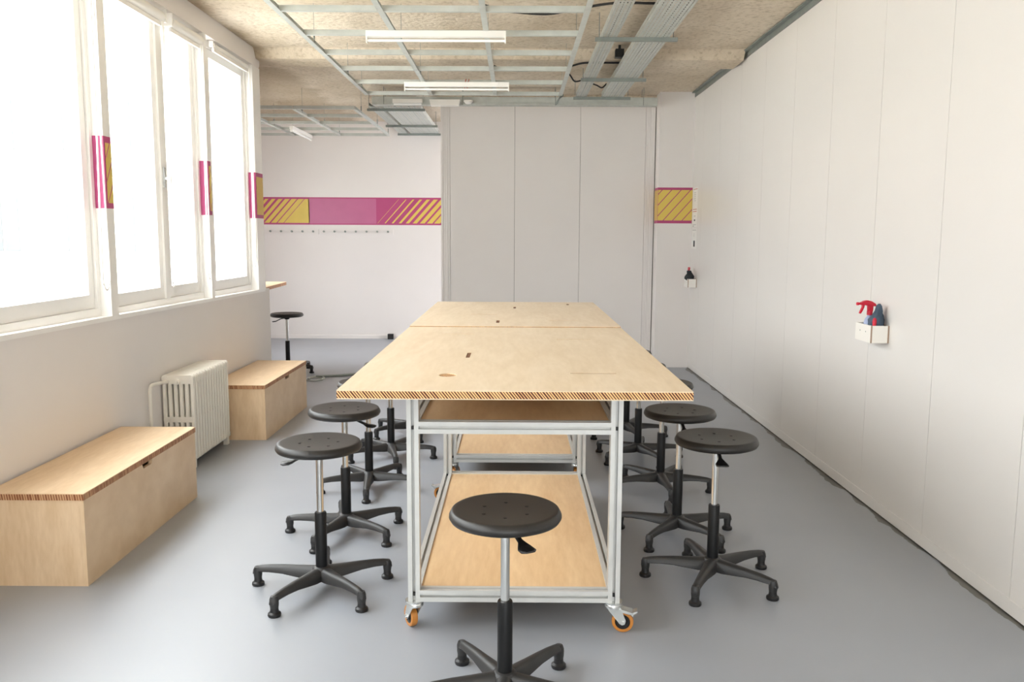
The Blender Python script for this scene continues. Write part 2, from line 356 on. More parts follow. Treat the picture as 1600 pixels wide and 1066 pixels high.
for i, (a, b) in enumerate(posts):
    bm = bmesh.new(); box(bm, XL-0.19, XL, a, b, sillz(a)-0.01, 2.931)
    p = obj('post', bm, FRAMEW, wl, bevel=0.016, seg=4, smooth=True)
    if i >= 4:   # painted colour band wrapped round the post
        z0, z1 = 1.636, 2.027
        bm = bmesh.new(); box(bm, XL-0.0755, XL+0.0008, a-0.0012, b+0.0008, z0, z1)
        o = obj('painted_band', bm, MAG, p, bevel=0.016, seg=4, smooth=True)
        bm = bmesh.new()
        ya, yb = a+0.018, b-0.001
        st = 0.125 if i < 6 else 0.085; g = 0.009
        zz0, zz1 = z0+0.03, z1-0.035; run = (yb-ya)*(1.6 if i < 6 else 2.2); s = z0-0.6
        while s < zz1:
            pts = clip([(ya, s+g), (yb, s+g+run), (yb, s+st-g+run), (ya, s+st-g)], ya, yb, zz0, zz1)
            if len(pts) >= 3: prism(bm, pts, 'x', XL, XL+0.0018)
            s += st
        obj('band_stripes', bm, YEL, o)

def window(idx, y0, y1, sashes, zt=2.93, xg=-2.345, glass=True):
    zb = sillz(y1)
    bm = bmesh.new(); fr = 0.035; xa, xb = xg-0.03, xg+0.035
    box(bm, xa, xb, y0, y1, zb-0.02, zb+0.05); box(bm, xa, xb, y0, y1, zt-0.05, zt)
    box(bm, xa, xb, y0, y0+fr, zb+0.05, zt-0.05); box(bm, xa, xb, y1-fr, y1, zb+0.05, zt-0.05)
    for s0, s1 in zip(sashes, sashes[1:]):
        box(bm, xa, xb, s0[1], s1[0], zb+0.05, zt-0.05)
    wo = struct(obj('window_%d' % idx, bm, FRAMEW, bevel=0.004))
    for (a, b) in sashes:
        bm = bmesh.new(); t = 0.06; z0, z1 = zb+0.052, zt-0.052; x0, x1 = xg-0.02, xg+0.02
        box(bm, x0, x1, a, b, z0, z0+0.075); box(bm, x0, x1, a, b, z1-t, z1)
        box(bm, x0, x1, a, a+t, z0+0.075, z1-t); box(bm, x0, x1, b-t, b, z0+0.075, z1-t)
        s = obj('sash', bm, FRAMEW, wo, bevel=0.004)
        bx('glass_pane', (xg-0.003, xg+0.003, a+t-0.008, b-t+0.008, z0+0.067, z1-t+0.008), GLASS, s)
    return wo
wins = []
for i, (a, b) in enumerate(OPEN):
    c = (a+b)/2
    sash = [(a+0.038, c-0.035), (c+0.035, b-0.038)]
    if i == 3: sash = [(a+0.038, 3.60), (3.67, b-0.038)]
    if i == 4: sash = [(a+0.09, 5.665), (5.735, 6.32)]
    if i == 5: sash = [(a+0.19, b-0.03)]
    num = {3: 1, 4: 2, 5: 3}.get(i, i+4)
    wins.append(window(num, a, b, sash))
# catch handle on the middle window
bm = bmesh.new(); box(bm, -2.31, -2.30, 5.69, 5.715, 1.80, 1.93); box(bm, -2.30, -2.27, 5.695, 5.71, 1.85, 1.865); box(bm, -2.275, -2.262, 5.695, 5.71, 1.76, 1.868)
obj('window_handle', bm, ZINC, wins[4], bevel=0.002)
# glazing of the far room
wn = bmesh.new()
for x in (1.3, 2.07, 2.84): box(wn, x, x+0.06, 0.05, 0.11, 0.88, 2.20)
box(wn, 1.36, 2.84, 0.05, 0.11, 0.88, 0.95); box(wn, 1.36, 2.84, 0.05, 0.11, 2.13, 2.20)
wo = struct(put('window_8', mesh(wn, 'window_8', FRAMEW), None, OA, (0, 0, OR))); bx('glass_pane', (1.36, 2.84, 0.077, 0.083, 0.95, 2.13), GLASS, wo)
wn = bmesh.new()                                            # unseen glazing added behind the camera to brighten partition and left wall
for x in (-1.0, -0.06, 0.88, 1.82): box(wn, x, x+0.06, -3.33, -3.27, 0.6, 2.8)
box(wn, -0.94, 1.82, -3.33, -3.27, 0.6, 0.67); box(wn, -0.94, 1.82, -3.33, -3.27, 2.73, 2.8)
wo = struct(obj('window_9', wn, FRAMEW)); bx('glass_pane', (-0.94, 1.82, -3.303, -3.297, 0.67, 2.73), GLASS, wo)

# ---- painted colour bands on flat walls
def flat(bm, poly, y, d=0.0006):
    if len(poly) >= 3: prism(bm, poly, 'y', y-d, y)
ZB0, ZB1 = 1.635, 2.022
bnd = bx('painted_band', (-4.25, -0.3, YB-0.001, YB, ZB0, ZB1), MAG, wb)
bx('band_field', (-2.955, -1.99, YB-0.0016, YB-0.001, ZB0+0.018, ZB1-0.018), PLUM, bnd)
K = 0.002075; X0Z = -3.882                                  # wall metres per drawn unit along the band
def zx(u): return X0Z+u*K
bm = bmesh.new(); i0, i1 = ZB0+0.024, ZB1-0.026; LEAN = 0.9*(i1-i0)
edges = [(zx(-700), 0)]+[(zx(420-47*k), (5+3.6*k)*K) for k in range(15, -1, -1)]
for (xc, wd), (xn, wn_) in zip(edges, edges[1:]+[(zx(453)+10, 0)]):
    a = xc+wd/2; b = xn-wn_/2
    poly = clip([(a-LEAN, i0), (b-LEAN, i0), (b, i1), (a, i1)], -4.25, zx(453), i0, i1)
    flat(bm, poly, YB-0.001)
for k in range(12):
    xt = zx(1067+51*k); wd = (2.5+5.2*k if k < 6 else min(46, 28+4.5*(k-5)))*K
    poly = clip([(xt-wd/2-LEAN, i0), (xt+wd/2-LEAN, i0), (xt+wd/2, i1), (xt-wd/2, i1)], -2.2, -0.3, i0, i1)
    flat(bm, poly, YB-0.001)
obj('band_stripes', bm, YEL, bnd)
# pier band (front face and its left return)
bm = bmesh.new(); box(bm, 1.5920, XR-0.001, 9.749, 9.97, 1.64, 2.037)
pb = obj('painted_band', bm, MAG, pier)
bm = bmesh.new(); j0, j1 = 1.672, 2.010
for k in range(-6, 8):
    a = 1.593+k*0.106+0.04
    flat(bm, clip([(a+0.012-0.30, j0), (a+0.106-0.30, j0), (a+0.106, j1), (a+0.012, j1)], 1.595, XR-0.001, j0, j1), 9.749)
for k in range(8): box(bm, 1.5914, 1.592, 9.752+k*0.027, 9.772+k*0.027, j0, j1)
obj('band_stripes', bm, YEL, pb)

# ================================================================== OUTSIDE
bx('outdoor_ground', (-40, -2.6, -14, 30, -0.5, -0.3), PAVE)['kind'] = 'structure'
def facade(name, label, x, y, wd, zt, cols, rows, m):
    t = thing(name, label, 'building', (x, y, -0.3))
    hw = wd/2
    bx('wall', (-hw, hw, 0, 4.0, 0, zt), m, t)
    bx('cornice', (-hw, hw, -0.25, 0, zt-0.3, zt-0.05), m, t)
    bx('string_course', (-hw, hw, -0.1, 0, 3.1, 3.25), OUTA, t)
    ww = wd/cols
    bm = bmesh.new(); box(bm, -0.45, 0.45, -0.06, 0.0, 0, 1.4); fm = mesh(bm, 'window', m)
    bm = bmesh.new(); box(bm, -0.36, -0.03, -0.08, -0.05, 0.08, 1.32); box(bm, 0.03, 0.36, -0.08, -0.05, 0.08, 1.32); pmn = mesh(bm, 'pane', OUTG)
    bm = bmesh.new(); box(bm, -0.5, 0.5, -0.2, 0.0, -0.1, 0); lm = mesh(bm, 'ledge', m)
    for r in range(rows):
        for c in range(cols):
            o = put('window', fm, t, (-hw+ww*(c+0.5), 0, 1.3+r*2.3)); put('pane', pmn, o); put('ledge', lm, o)
    return t
facade('neighbouring_building', 'pale rendered building outside, seen through all three windows', -8.0, 20.0, 9.2, 6.6, 6, 2, OUTW)
facade('grey_annex', 'low pale grey building outside the nearest window, left of the larger one', -14.2, 19.0, 2.9, 3.7, 2, 1, OUTA)

# ================================================================== TABLES
def profpoly(s=0.045, sl=0.011, d=0.0165):
    h = s/2; k = sl/2
    q = [(h, -h), (h, -k), (h-d, -k), (h-d, k), (h, k), (h, h)]
    out = []
    for r in range(4):
        c, sn = [(1, 0), (0, 1), (-1, 0), (0, -1)][r]
        for (x, y) in q[:-1]: out.append((x*c-y*sn, x*sn+y*c))
    return out
PP = profpoly()
def rail(name, axis, L, parent, loc):
    bm = bmesh.new(); prism(bm, PP, axis, -L/2, L/2)
    return obj(name, bm, ALU, parent, loc)
def caster_mesh():
    b = bmesh.new()      # swivel head + fork, wheel trails towards +x
    lathe(b, [(0, 0), (0.036, 0), (0.036, -0.006), (0.03, -0.008), (0.033, -0.014), (0.033, -0.022), (0, -0.022)], 20)
    for s in (-1, 1):
        prism(b, [(-0.026, -0.018), (0.03, -0.018), (0.05, -0.07), (0.047, -0.084), (0.036, -0.088), (0.026, -0.082)], 'y', s*0.018-0.0017, s*0.018+0.0017)
    tube(b, [(0.038, -0.025, -0.078), (0.038, 0.025, -0.078)], 0.007, 10)
    box(b, -0.024, 0.028, -0.018, 0.018, -0.024, -0.018)
    w_ = bmesh.new()
    R = 0.042
    def lay(prof, target):
        segs = 28; rings = []
        for r, y in prof: rings.append([target.verts.new((0.038+r*math.cos(2*PI*i/segs), y, -0.078+r*math.sin(2*PI*i/segs))) for i in range(segs)])
        for A, B in zip(rings, rings[1:]+rings[:1]):
            for i in range(segs): target.faces.new((A[i], A[(i+1) % segs], B[(i+1) % segs], B[i]))
    lay([(0.029, -0.012), (0.037, -0.013), (0.0405, -0.011), (0.042, 0), (0.0405, 0.011), (0.037, 0.013), (0.029, 0.012)], w_)
    h_ = bmesh.new()
    lay([(0.006, -0.012), (0.014, -0.012), (0.018, -0.006), (0.026, -0.006), (0.0292, -0.011), (0.0292, 0.011), (0.026, 0.006), (0.018, 0.006), (0.014, 0.012), (0.006, 0.012)], h_)
    p = bmesh.new()
    prism(p, [(0.02, -0.022), (0.075, -0.036), (0.078, -0.05), (0.074, -0.05), (0.07, -0.044), (0.02, -0.034)], 'y', -0.022, 0.022)
    prism(p, [(0.075, -0.037), (0.092, -0.03), (0.094, -0.034), (0.077, -0.048)], 'y', -0.016, 0.016)
    return (mesh(b, 'caster', ZINC, smooth=True, angle=35), mesh(w_, 'wheel', AMBER, smooth=True), mesh(h_, 'wheel_hub', DARK, smooth=True), mesh(p, 'brake_pedal', ZINC, bevel=0.002))
CM = caster_mesh()
def tabletop_hole(bm, poly): prism(bm, poly, 'z', -0.02, 0.02)
def bench(label, y0, y1, fy0, fy1, slots, ovals, dirs, brakes, zt=0.97):
    yc = (y0+y1)/2
    t = thing('workbench', label, 'table', (0, yc, 0), 0, 'plywood workbenches pushed end to end')
    hx = 0.612; hy = (y1-y0)/2
    top = bx('tabletop', (-hx, hx, -hy+0.0015, hy-0.0015, zt-0.0285, zt-0.0035), CORE, t)
    bx('veneer', (-hx, hx, -hy+0.0015, hy-0.0015, zt-0.0318, zt-0.0285), BIRCH, top)
    bm = bmesh.new(); box(bm, -hx, hx, -hy+0.0015, hy-0.0015, zt-0.0035, zt)
    v = obj('veneer', bm, BIRCH, top)
    cb = bmesh.new()
    for (a, b, y, wd) in slots: prism(cb, [(a, y-yc-wd/2), (b, y-yc-wd/2), (b, y-yc+wd/2), (a, y-yc+wd/2)], 'z', zt-0.02, zt+0.02)
    for (x, y, rx, ry) in ovals: prism(cb, [(x+rx*math.cos(2*PI*k/16), y-yc+ry*math.sin(2*PI*k/16)) for k in range(16)], 'z', zt-0.02, zt+0.02)
    for (a, b, y, wd) in slots: bx('slot_shade_strip', (a, b, y-yc-wd/2, y-yc+wd/2, zt-0.0036, zt-0.0026), SLOTM, top)  # dark strips laid in the shallow slots, colour stands in for their shade
    cme = mesh(cb, 'cut', BIRCH); cobj = bpy.data.objects.new('cut', cme); COL.objects.link(cobj); cobj.parent = t
    m = v.modifiers.new('slots', 'BOOLEAN'); m.operation = 'DIFFERENCE'; m.object = cobj; m.solver = 'EXACT'
    bpy.context.view_layer.update()
    dg = bpy.context.evaluated_depsgraph_get(); nm = bpy.data.meshes.new_from_object(v.evaluated_get(dg)); v.modifiers.clear(); v.data = nm
    bpy.data.objects.remove(cobj)
    fx = 0.40-0.0225; ya, yb = fy0-yc+0.0225, fy1-yc-0.0225; fl = yb-ya
    for sx in (-1, 1):
        for yy in (ya, yb):
            lg = rail('leg', 'z', zt-0.152, t, (sx*fx, yy, 0.12+(zt-0.152)/2))
            for zz in (0.150, 0.792):
                bm = bmesh.new(); box(bm, -0.004, 0.004, -0.0225, -0.013, zz-0.529-0.006, zz-0.529+0.006); obj('bolt', bm, DARK, lg)
    for zz in (0.1425, 0.7925):
        for yy in (ya, yb): rail('cross_rail', 'x', 2*fx-0.045, t, (0, yy, zz))
        for sx in (-1, 1): rail('side_rail', 'y', fl-0.045, t, (sx*fx, 0.5*(ya+yb), zz))
        bx('shelf', (-fx+0.0225, fx-0.0225, ya+0.0225, yb-0.0225, zz-0.012, zz+0.016), SHELFW, t)
    for i, (sx, yy) in enumerate(((-1, ya), (1, ya), (-1, yb), (1, yb))):
        c = put('caster', CM[0], t, (sx*fx, yy, 0.12), (0, 0, math.radians(dirs[i])))
        wl_ = put('wheel', CM[1], c); put('wheel_hub', CM[2], c)
        if brakes[i]: put('brake_pedal', CM[3], c)
    return t
bench('nearer birch plywood workbench on an aluminium frame with amber castors', 2.893, 4.940, 3.10, 4.76,
      [(-0.396, -0.221, 4.588, 0.02), (0.213, 0.388, 4.371, 0.02), (0.214, 0.393, 3.283, 0.02), (-0.216, -0.198, 3.775, 0.165)],
      [(-0.257, 3.226, 0.034, 0.042)], (120, -8, 178, 60), (0, 1, 1, 0))
bench('farther birch plywood workbench, behind the seam towards the back partition', 4.946, 6.76, 5.11, 6.58,
      [(-0.295, -0.125, 5.692, 0.024), (0.214, 0.385, 5.291, 0.024), (-0.014, 0.004, 6.233, 0.15), (-0.116, -0.096, 5.212, 0.16), (0.39, 0.41, 6.546, 0.12)],
      [], (70, 88, 100, 60), (0, 0, 0, 0), 0.976)

# ================================================================== STOOLS
def stool_meshes():
    M = {}
    b = bmesh.new()
    lathe(b, [(0, 0.606), (0.10, 0.604), (0.160, 0.606), (0.172, 0.611), (0.178, 0.621), (0.1775, 0.628), (0.170, 0.6425), (0.166, 0.645), (0.155, 0.6445), (0.10, 0.6405), (0.05, 0.638), (0, 0.637)], 56)
    M['seat'] = mesh(b, 'seat', SEATM, smooth=True, angle=60)
    b = bmesh.new(); lathe(b, [(0, 0), (0.0062, 0), (0.0062, 0.0016), (0, 0.0016)], 8); M['screw_recess'] = mesh(b, 'screw_recess', SLEEVE)
    b = bmesh.new(); lathe(b, [(0, 0.578), (0.022, 0.578), (0.026, 0.582), (0.030, 0.590), (0.045, 0.601), (0.052, 0.608), (0, 0.608)], 24); M['seat_mount'] = mesh(b, 'seat_mount', SLEEVE, smooth=True)
    b = bmesh.new(); lathe(b, [(0, 0.30), (0.0145, 0.30), (0.0145, 0.58), (0, 0.58)], 20); M['gas_lift'] = mesh(b, 'gas_lift', CHROME, smooth=True)
    b = bmesh.new(); lathe(b, [(0, 0.10), (0.0245, 0.10), (0.0245, 0.338), (0.0225, 0.342), (0.016, 0.342), (0, 0.342)], 24); M['sleeve'] = mesh(b, 'sleeve', SLEEVE, smooth=True)
    b = bmesh.new(); lathe(b, [(0, 0.048), (0.034, 0.048), (0.046, 0.056), (0.046, 0.084), (0.038, 0.100), (0.030, 0.106), (0, 0.106)], 25)
    for k in range(5):
        a = 2*PI*k/5; ca, sa = math.cos(a), math.sin(a); secs = []
        for r, zt, zb, wt, wb_ in ((0.02, 0.104, 0.050, 0.026, 0.030), (0.06, 0.102, 0.050, 0.024, 0.029), (0.11, 0.100, 0.056, 0.021, 0.026), (0.17, 0.0985, 0.064, 0.018, 0.022), (0.23, 0.095, 0.066, 0.016, 0.0195), (0.272, 0.090, 0.064, 0.015, 0.018), (0.298, 0.084, 0.058, 0.012, 0.0165), (0.308, 0.072, 0.050, 0.008, 0.010)):
            pr_ = [(-wb_, zb+0.004), (-wb_*0.8, zb), (wb_*0.8, zb), (wb_, zb+0.004), (wt, zt-0.010), (wt*0.5, zt-0.0015), (0, zt), (-wt*0.5, zt-0.0015), (-wt, zt-0.010)]
            secs.append([(r*ca-u*sa, r*sa+u*ca, z) for u, z in pr_])
        sweep(b, secs)
        lathe(b, [(0, 0.034), (0.0165, 0.034), (0.0185, 0.048), (0.0185, 0.070), (0.014, 0.082), (0, 0.085)], 14, (0.289*ca, 0.289*sa, 0))
    M['base'] = mesh(b, 'base', BASEM, smooth=True, angle=50)
    b = bmesh.new(); lathe(b, [(0, 0), (0.0245, 0), (0.0265, 0.005), (0.0255, 0.013), (0.018, 0.019), (0.0165, 0.027), (0.0165, 0.036), (0, 0.036)], 18); M['foot_glide'] = mesh(b, 'foot_glide', BLK, smooth=True)
    b = bmesh.new()
    secs = []
    for r, z, hw, th in ((0.015, 0.592, 0.007, 0.006), (0.06, 0.585, 0.008, 0.0055), (0.095, 0.568, 0.008, 0.005), (0.108, 0.561, 0.017, 0.005), (0.122, 0.556, 0.025, 0.0048), (0.145, 0.554, 0.026, 0.0045), (0.157, 0.554, 0.014, 0.003)):
        secs.append([(r, -hw, z-th), (r, hw, z-th), (r, hw*1.02, z), (r, hw*0.8, z+th), (r, -hw*0.8, z+th), (r, -hw*1.02, z)])
    sweep(b, secs); M['lever'] = mesh(b, 'lever', BLK, smooth=True, angle=50)
    return M
SM = stool_meshes()
def stool(x, y, ang, lev, label, seat_rot=12):
    t = thing('swivel_stool', label, 'stool', (x, y, 0), 0, 'black swivel stools')
    for n in ('seat', 'seat_mount', 'gas_lift', 'sleeve'): put(n, SM[n], t)
    put('base', SM['base'], t, rot=(0, 0, math.radians(ang)))
    put('lever', SM['lever'], t, rot=(0, 0, math.radians(lev)))
    for k in range(5):
        a = math.radians(ang+72*k); put('foot_glide', SM['foot_glide'], t, (0.289*math.cos(a), 0.289*math.sin(a), 0))
    for k in range(6):
        a = math.radians(seat_rot+60*k); put('screw_recess', SM['screw_recess'], t, (0.078*math.cos(a), 0.078*math.sin(a), 0.6394))
    return t
stool(-0.028, 2.617, 50, -60, 'black swivel stool at the near end of the workbench, closest to the camera', 30)
stool(-0.815, 3.487, 27, 186, 'black swivel stool, first along the bench side facing the windows')
stool(-0.847, 4.184, 34, -3, 'black swivel stool, second along the bench side facing the windows', 40)
stool(-0.864, 4.964, 60, 200, 'black swivel stool, third along the bench side facing the windows')
stool(-0.836, 5.672, 68, 150, 'black swivel stool, fourth along the bench side facing the windows', 50)
stool(-0.795, 6.36, 4, 160, 'black swivel stool, fifth and farthest along the bench side facing the windows')
stool(0.869, 3.617, 28, -92, 'black swivel stool, first along the bench side facing the white panelled wall', 25)
stool(0.820, 4.188, 17, -88, 'black swivel stool, second along the bench side facing the white panelled wall')
stool(0.871, 4.986, 57, 10, 'black swivel stool, third along the bench side facing the white panelled wall', 45)
stool(0.836, 5.698, 4, 30, 'black swivel stool, fourth along the bench side facing the white panelled wall')
stool(0.842, 6.36, 64, 40, 'black swivel stool, fifth and farthest along the bench side facing the white panelled wall')
stool(-2.49, 9.30, 55, 190, 'black swivel stool alone in the far room beside the high counter')

# ================================================================== STORAGE BENCHES
def storage(label, yc, L):
    t = thing('storage_bench', label, 'bench', (-2.03, yc, 0), 0, 'plywood storage benches under the windows')
    h = L/2; D = 0.21; zt = 0.378; th = 0.018
    bm = bmesh.new()                                          # front panel with a finger notch at its top edge
    n0, n1 = -0.055, 0.055
    prism(bm, [(-h, 0), (h, 0), (h, zt), (n1+0.006, zt), (n1, zt-0.006), (n1-0.004, zt-0.018), (n1-0.014, zt-0.024), (n0+0.014, zt-0.024), (n0+0.004, zt-0.018), (n0, zt-0.006), (n0-0.006, zt), (-h, zt)], 'x', D-th, D)
    obj('front_panel', bm, BIRCHB, t)
    for s in (-1, 1): bx('end_panel', (-D, D-th-0.0004, min(s*h, s*(h-th)), max(s*h, s*(h-th)), 0, zt), BIRCHB, t)
    bx('back_panel', (-D, -D+th, -h+th, h-th, 0, zt), BIRCHB, t); bx('bottom_panel', (-D+th, D-th, -h+th, h-th, 0.0, 0.018), BIRCHB, t)
    lid = bx('lid', (-D, D+0.003, -h-0.003, h+0.003, zt+0.001, zt+0.027), CORE2, t)
    bx('veneer', (-D, D+0.003, -h-0.003, h+0.003, zt+0.027, zt+0.0305), BIRCHB, lid)
    return t
storage('plywood storage bench at the lower left, nearest the camera', 4.137, 1.265)
storage('plywood storage bench beyond the radiator, by the end of the window wall', 6.757, 1.235)

# ================================================================== RADIATOR
t = thing('radiator', 'cream cast-iron column radiator between the two plywood benches', 'radiator', (-2.145, 5.70, 0))
bm = bmesh.new()
Wd = 0.20; cols = 6; cw = 0.0225
for k in range(cols):
    x = -Wd/2+cw/2+k*(Wd-cw)/(cols-1)
    prism(bm, [(x-0.0125, -0.008), (x-0.008, -0.0145), (x+0.008, -0.0145), (x+0.0125, -0.008), (x+0.0125, 0.008), (x+0.008, 0.0145), (x-0.008, 0.0145), (x-0.0125, 0.008)], 'z', 0.07, 0.585)
def hd(z0, z1, y=0.019):
    pts = [(-Wd/2, z0+0.012), (-Wd/2+0.012, z0), (Wd/2-0.012, z0), (Wd/2, z0+0.012), (Wd/2, z1-0.012), (Wd/2-0.012, z1), (-Wd/2+0.012, z1), (-Wd/2, z1-0.012)]
    prism(bm, pts, 'y', -y, y)
hd(0.05, 0.10); hd(0.550, 0.607); hd(0.300, 0.336, 0.0155)
sm = mesh(bm, 'section', RADW, smooth=True, angle=50)
NS = 14; pit = 0.0485
for k in range(NS): put('section', sm, t, (0, (k-(NS-1)/2)*pit, 0))
bm = bmesh.new(); box(bm, -0.09, -0.06, -0.02, 0.02, 0, 0.055); box(bm, 0.06, 0.09, -0.02, 0.02, 0, 0.055); fm = mesh(bm, 'foot', RADW, bevel=0.004)
for k in (0, NS-1): put('foot', fm, t, (0, (k-(NS-1)/2)*pit, 0))
ye = -(NS-1)/2*pit-0.02
bm = bmesh.new(); tube(bm, [(0.0, ye+0.01, 0.565), (0.0, ye-0.014, 0.565)], 0.019, 12); tube(bm, [(0.0, ye-0.014, 0.565), (0.0, ye-0.03, 0.565)], 0.011, 8)
obj('bleed_plug', bm, RADW, t, smooth=True)
bm = bmesh.new(); tube(bm, spline([(-0.06, ye+0.01, 0.565), (-0.075, ye-0.14, 0.575), (-0.08, ye-0.20, 0.575), (-0.082, ye-0.215, 0.55), (-0.084, ye-0.215, 0.48), (-0.084, ye-0.215, 0.02)], 6), 0.011, 10)
obj('supply_pipe', bm, RADW, t, smooth=True)
bm = bmesh.new(); tube(bm, spline([(-0.06, ye+0.01, 0.07), (-0.07, ye-0.12, 0.07), (-0.084, ye-0.19, 0.06), (-0.084, ye-0.2, 0.0)], 6), 0.011, 10)
obj('return_pipe', bm, RADW, t, smooth=True)

# ================================================================== ROLLER BLINDS
def blind(label, y0, y1, z, x, r, chain_y, chain_z, chain_w):
    t = thing('roller_blind', label, 'blind', (x, y0, z))
    L = y1-y0
    bm = bmesh.new(); tube(bm, [(0, 0.02, 0), (0, L-0.02, 0)], r, 20); obj('rolled_fabric', bm, LAMPW, t, smooth=True, angle=60)
    for yy in (0.0, L):
        bm = bmesh.new(); box(bm, -r*0.9, r*0.9, yy-0.008, yy+0.008, -r*1.05, r*1.4); obj('bracket', bm, FRAMEW, t, bevel=0.003)
    bx('bottom_bar', (-0.008, 0.008, 0.03, L-0.03, -r-0.028, -r-0.002), FRAMEW, t, bevel=0.003)
    bm = bmesh.new(); cy = chain_y-y0; zl = chain_z-z; a = chain_w/2
    pts = [(0.012, cy-a*0.35, -r*0.5), (0.012, cy-a*0.5, zl*0.5), (0.012, cy-a, zl+0.12), (0.012, cy-a*0.75, zl+0.03), (0.012, cy, zl), (0.012, cy+a*0.75, zl+0.035), (0.012, cy+a, zl+0.14), (0.012, cy+a*0.55, zl*0.5), (0.012, cy+a*0.35, -r*0.5)]
    tube(bm, spline(pts, 8), 0.005, 6); obj('pull_chain', bm, LAMPW, t, smooth=True)
    return t
blind('white roller blind above the nearest window, its chain looped beside the first post', 3.26, 4.73, 2.88, -2.258, 0.028, 4.705, 1.19, 0.085)
blind('white roller blind above the left sash of the middle window', 4.90, 5.66, 2.868, -2.262, 0.034, 5.645, 1.15, 0.05)
blind('white roller blind above the right sash of the middle window', 5.76, 6.335, 2.868, -2.262, 0.034, 6.315, 1.17, 0.06)
blind('slim white roller blind above the farthest window', 6.60, 7.49, 2.90, -2.275, 0.017, 7.475, 1.22, 0.06)

# ================================================================== CEILING GRID
def grid(label, xs, ys, z, hang):
    t = thing('ceiling_grid', label, 'ceiling frame', (0, 0, z))
    y0, y1 = ys[0], ys[-1]
    bm = bmesh.new(); prism(bm, [(-0.018, 0), (0.018, 0), (0.018, 0.002), (0.0015, 0.002), (0.0015, 0.030), (0.006, 0.030), (0.006, 0.034), (-0.006, 0.034), (-0.006, 0.030), (-0.0015, 0.030), (-0.0015, 0.002), (-0.018, 0.002)], 'y', y0, y1)
    rm = mesh(bm, 'main_runner', GALV)
    for x in xs: put('main_runner', rm, t, (x, 0, 0))
    cm = {}
    for a, b in zip(xs, xs[1:]):
        L = round(b-a-0.006, 3)
        if L not in cm:
            bm = bmesh.new(); prism(bm, [(-0.015, 0.002), (0.015, 0.002), (0.015, 0.004), (-0.013, 0.004), (-0.013, 0.034), (-0.004, 0.034), (-0.004, 0.036), (-0.015, 0.036)], 'x', -L/2, L/2)
            cm[L] = mesh(bm, 'cross_runner', GALV)
        for y in ys: put('cross_runner', cm[L], t, ((a+b)/2, y, 0))
    bm = bmesh.new(); tube(bm, [(0, 0, 0.03), (0, 0, ZC-z)], 0.0016, 5); box(bm, -0.004, 0.004, -0.012, 0.012, 0.02, 0.09); hm = mesh(bm, 'hanger_wire', GALVD)
    for x in xs:
        for y in hang: put('hanger_wire', hm, t, (x, y, 0))
    return t
gy = [5.246+0.607*k for k in range(-3, 6)]
grid('galvanised suspended ceiling frame hanging above the workbenches', [-1.405, -0.80, -0.198, 0.412], gy, 2.80, [4.95, 6.15, 7.36, 8.0])
g2 = grid('smaller galvanised suspended ceiling frame in the far room', [-2.955, -2.34, -1.695], [9.22+0.61*k for k in range(5)], 2.80, [9.6, 10.7, 11.6])
bm = bmesh.new(); prism(bm, [(-0.015, 0.002), (0.015, 0.002), (0.015, 0.004), (-0.013, 0.004), (-0.013, 0.034), (-0.015, 0.034)], 'x', -0.26, 0.26); sm_ = mesh(bm, 'cross_runner', GALV)
for y in (10.44, 11.05, 11.66): put('cross_runner', sm_, g2, (-3.22, y, 0))

# ================================================================== FLUORESCENT BATTENS
def batten(label, x, y, z, L=0.9, rotz=0):
    t = thing('fluorescent_batten', label, 'ceiling lamp', (x, y, z), rotz, 'fluorescent battens')
    h = L/2
    bx('housing', (-h, h, -0.022, 0.022, 0.024, 0.062), LAMPW, t, bevel=0.003)
    for s in (-1, 1): bx('tube_holder', (s*h-0.008 if s > 0 else -h, h if s > 0 else -h+0.008, -0.014, 0.014, -0.012, 0.025), LAMPW, t, bevel=0.002)
    bm = bmesh.new(); tube(bm, [(-h+0.008, 0, 0.004), (h-0.008, 0, 0.004)], 0.009, 12); obj('tube', bm, TUBE, t, smooth=True)
    return t
batten('white fluorescent batten nearer the camera, under the suspended ceiling frame', -0.52, 5.72, 2.738)
batten('white fluorescent batten farther away, under the suspended ceiling frame', -0.514, 7.58, 2.738)
batten('white fluorescent batten seen end-on under the far room ceiling frame', -2.722, 11.1, 2.738, 1.0, PI/2)
t = thing('emergency_light', 'white emergency light box on the tray above the partition corner', 'emergency light', (-0.765, 9.434, 2.883))
bm = bmesh.new(); prism(bm, [(-0.165, 0.05), (0.165, 0.05), (0.15, -0.012), (-0.15, -0.012)], 'y', -0.05, 0.05); obj('housing', bm, LAMPW, t, bevel=0.006)
bx('mounting_plate', (-0.12, 0.12, 0.05, 0.058, 0.0, 0.045), GALV, t)
t = thing('smoke_detector', 'small white domed detector beside the emergency light', 'detector', (-0.515, 9.44, 2.915))
bm = bmesh.new(); lathe(bm, [(0, -0.022), (0.03, -0.018), (0.05, 0.002), (0.05, 0.016), (0, 0.016)], 20); obj('dome', bm, LAMPW, t, smooth=True); bx('bracket', (-0.02, 0.02, 0.0, 0.057, 0.016, 0.02), GALV, t)
t = thing('fluorescent_batten', 'short white fluorescent batten lying across the tray junction', 'ceiling lamp', (-1.17, 9.463, 2.905), 0, 'fluorescent battens')
bx('housing', (-0.16, 0.16, -0.022, 0.022, 0.0, 0.04), LAMPW, t, bevel=0.003); bx('bracket', (-0.03, 0.03, 0.022, 0.030, 0.0, 0.03), GALV, t); bm = bmesh.new(); tube(bm, [(-0.15, 0, -0.012), (0.15, 0, -0.012)], 0.011, 10); obj('tube', bm, TUBE, t, smooth=True)

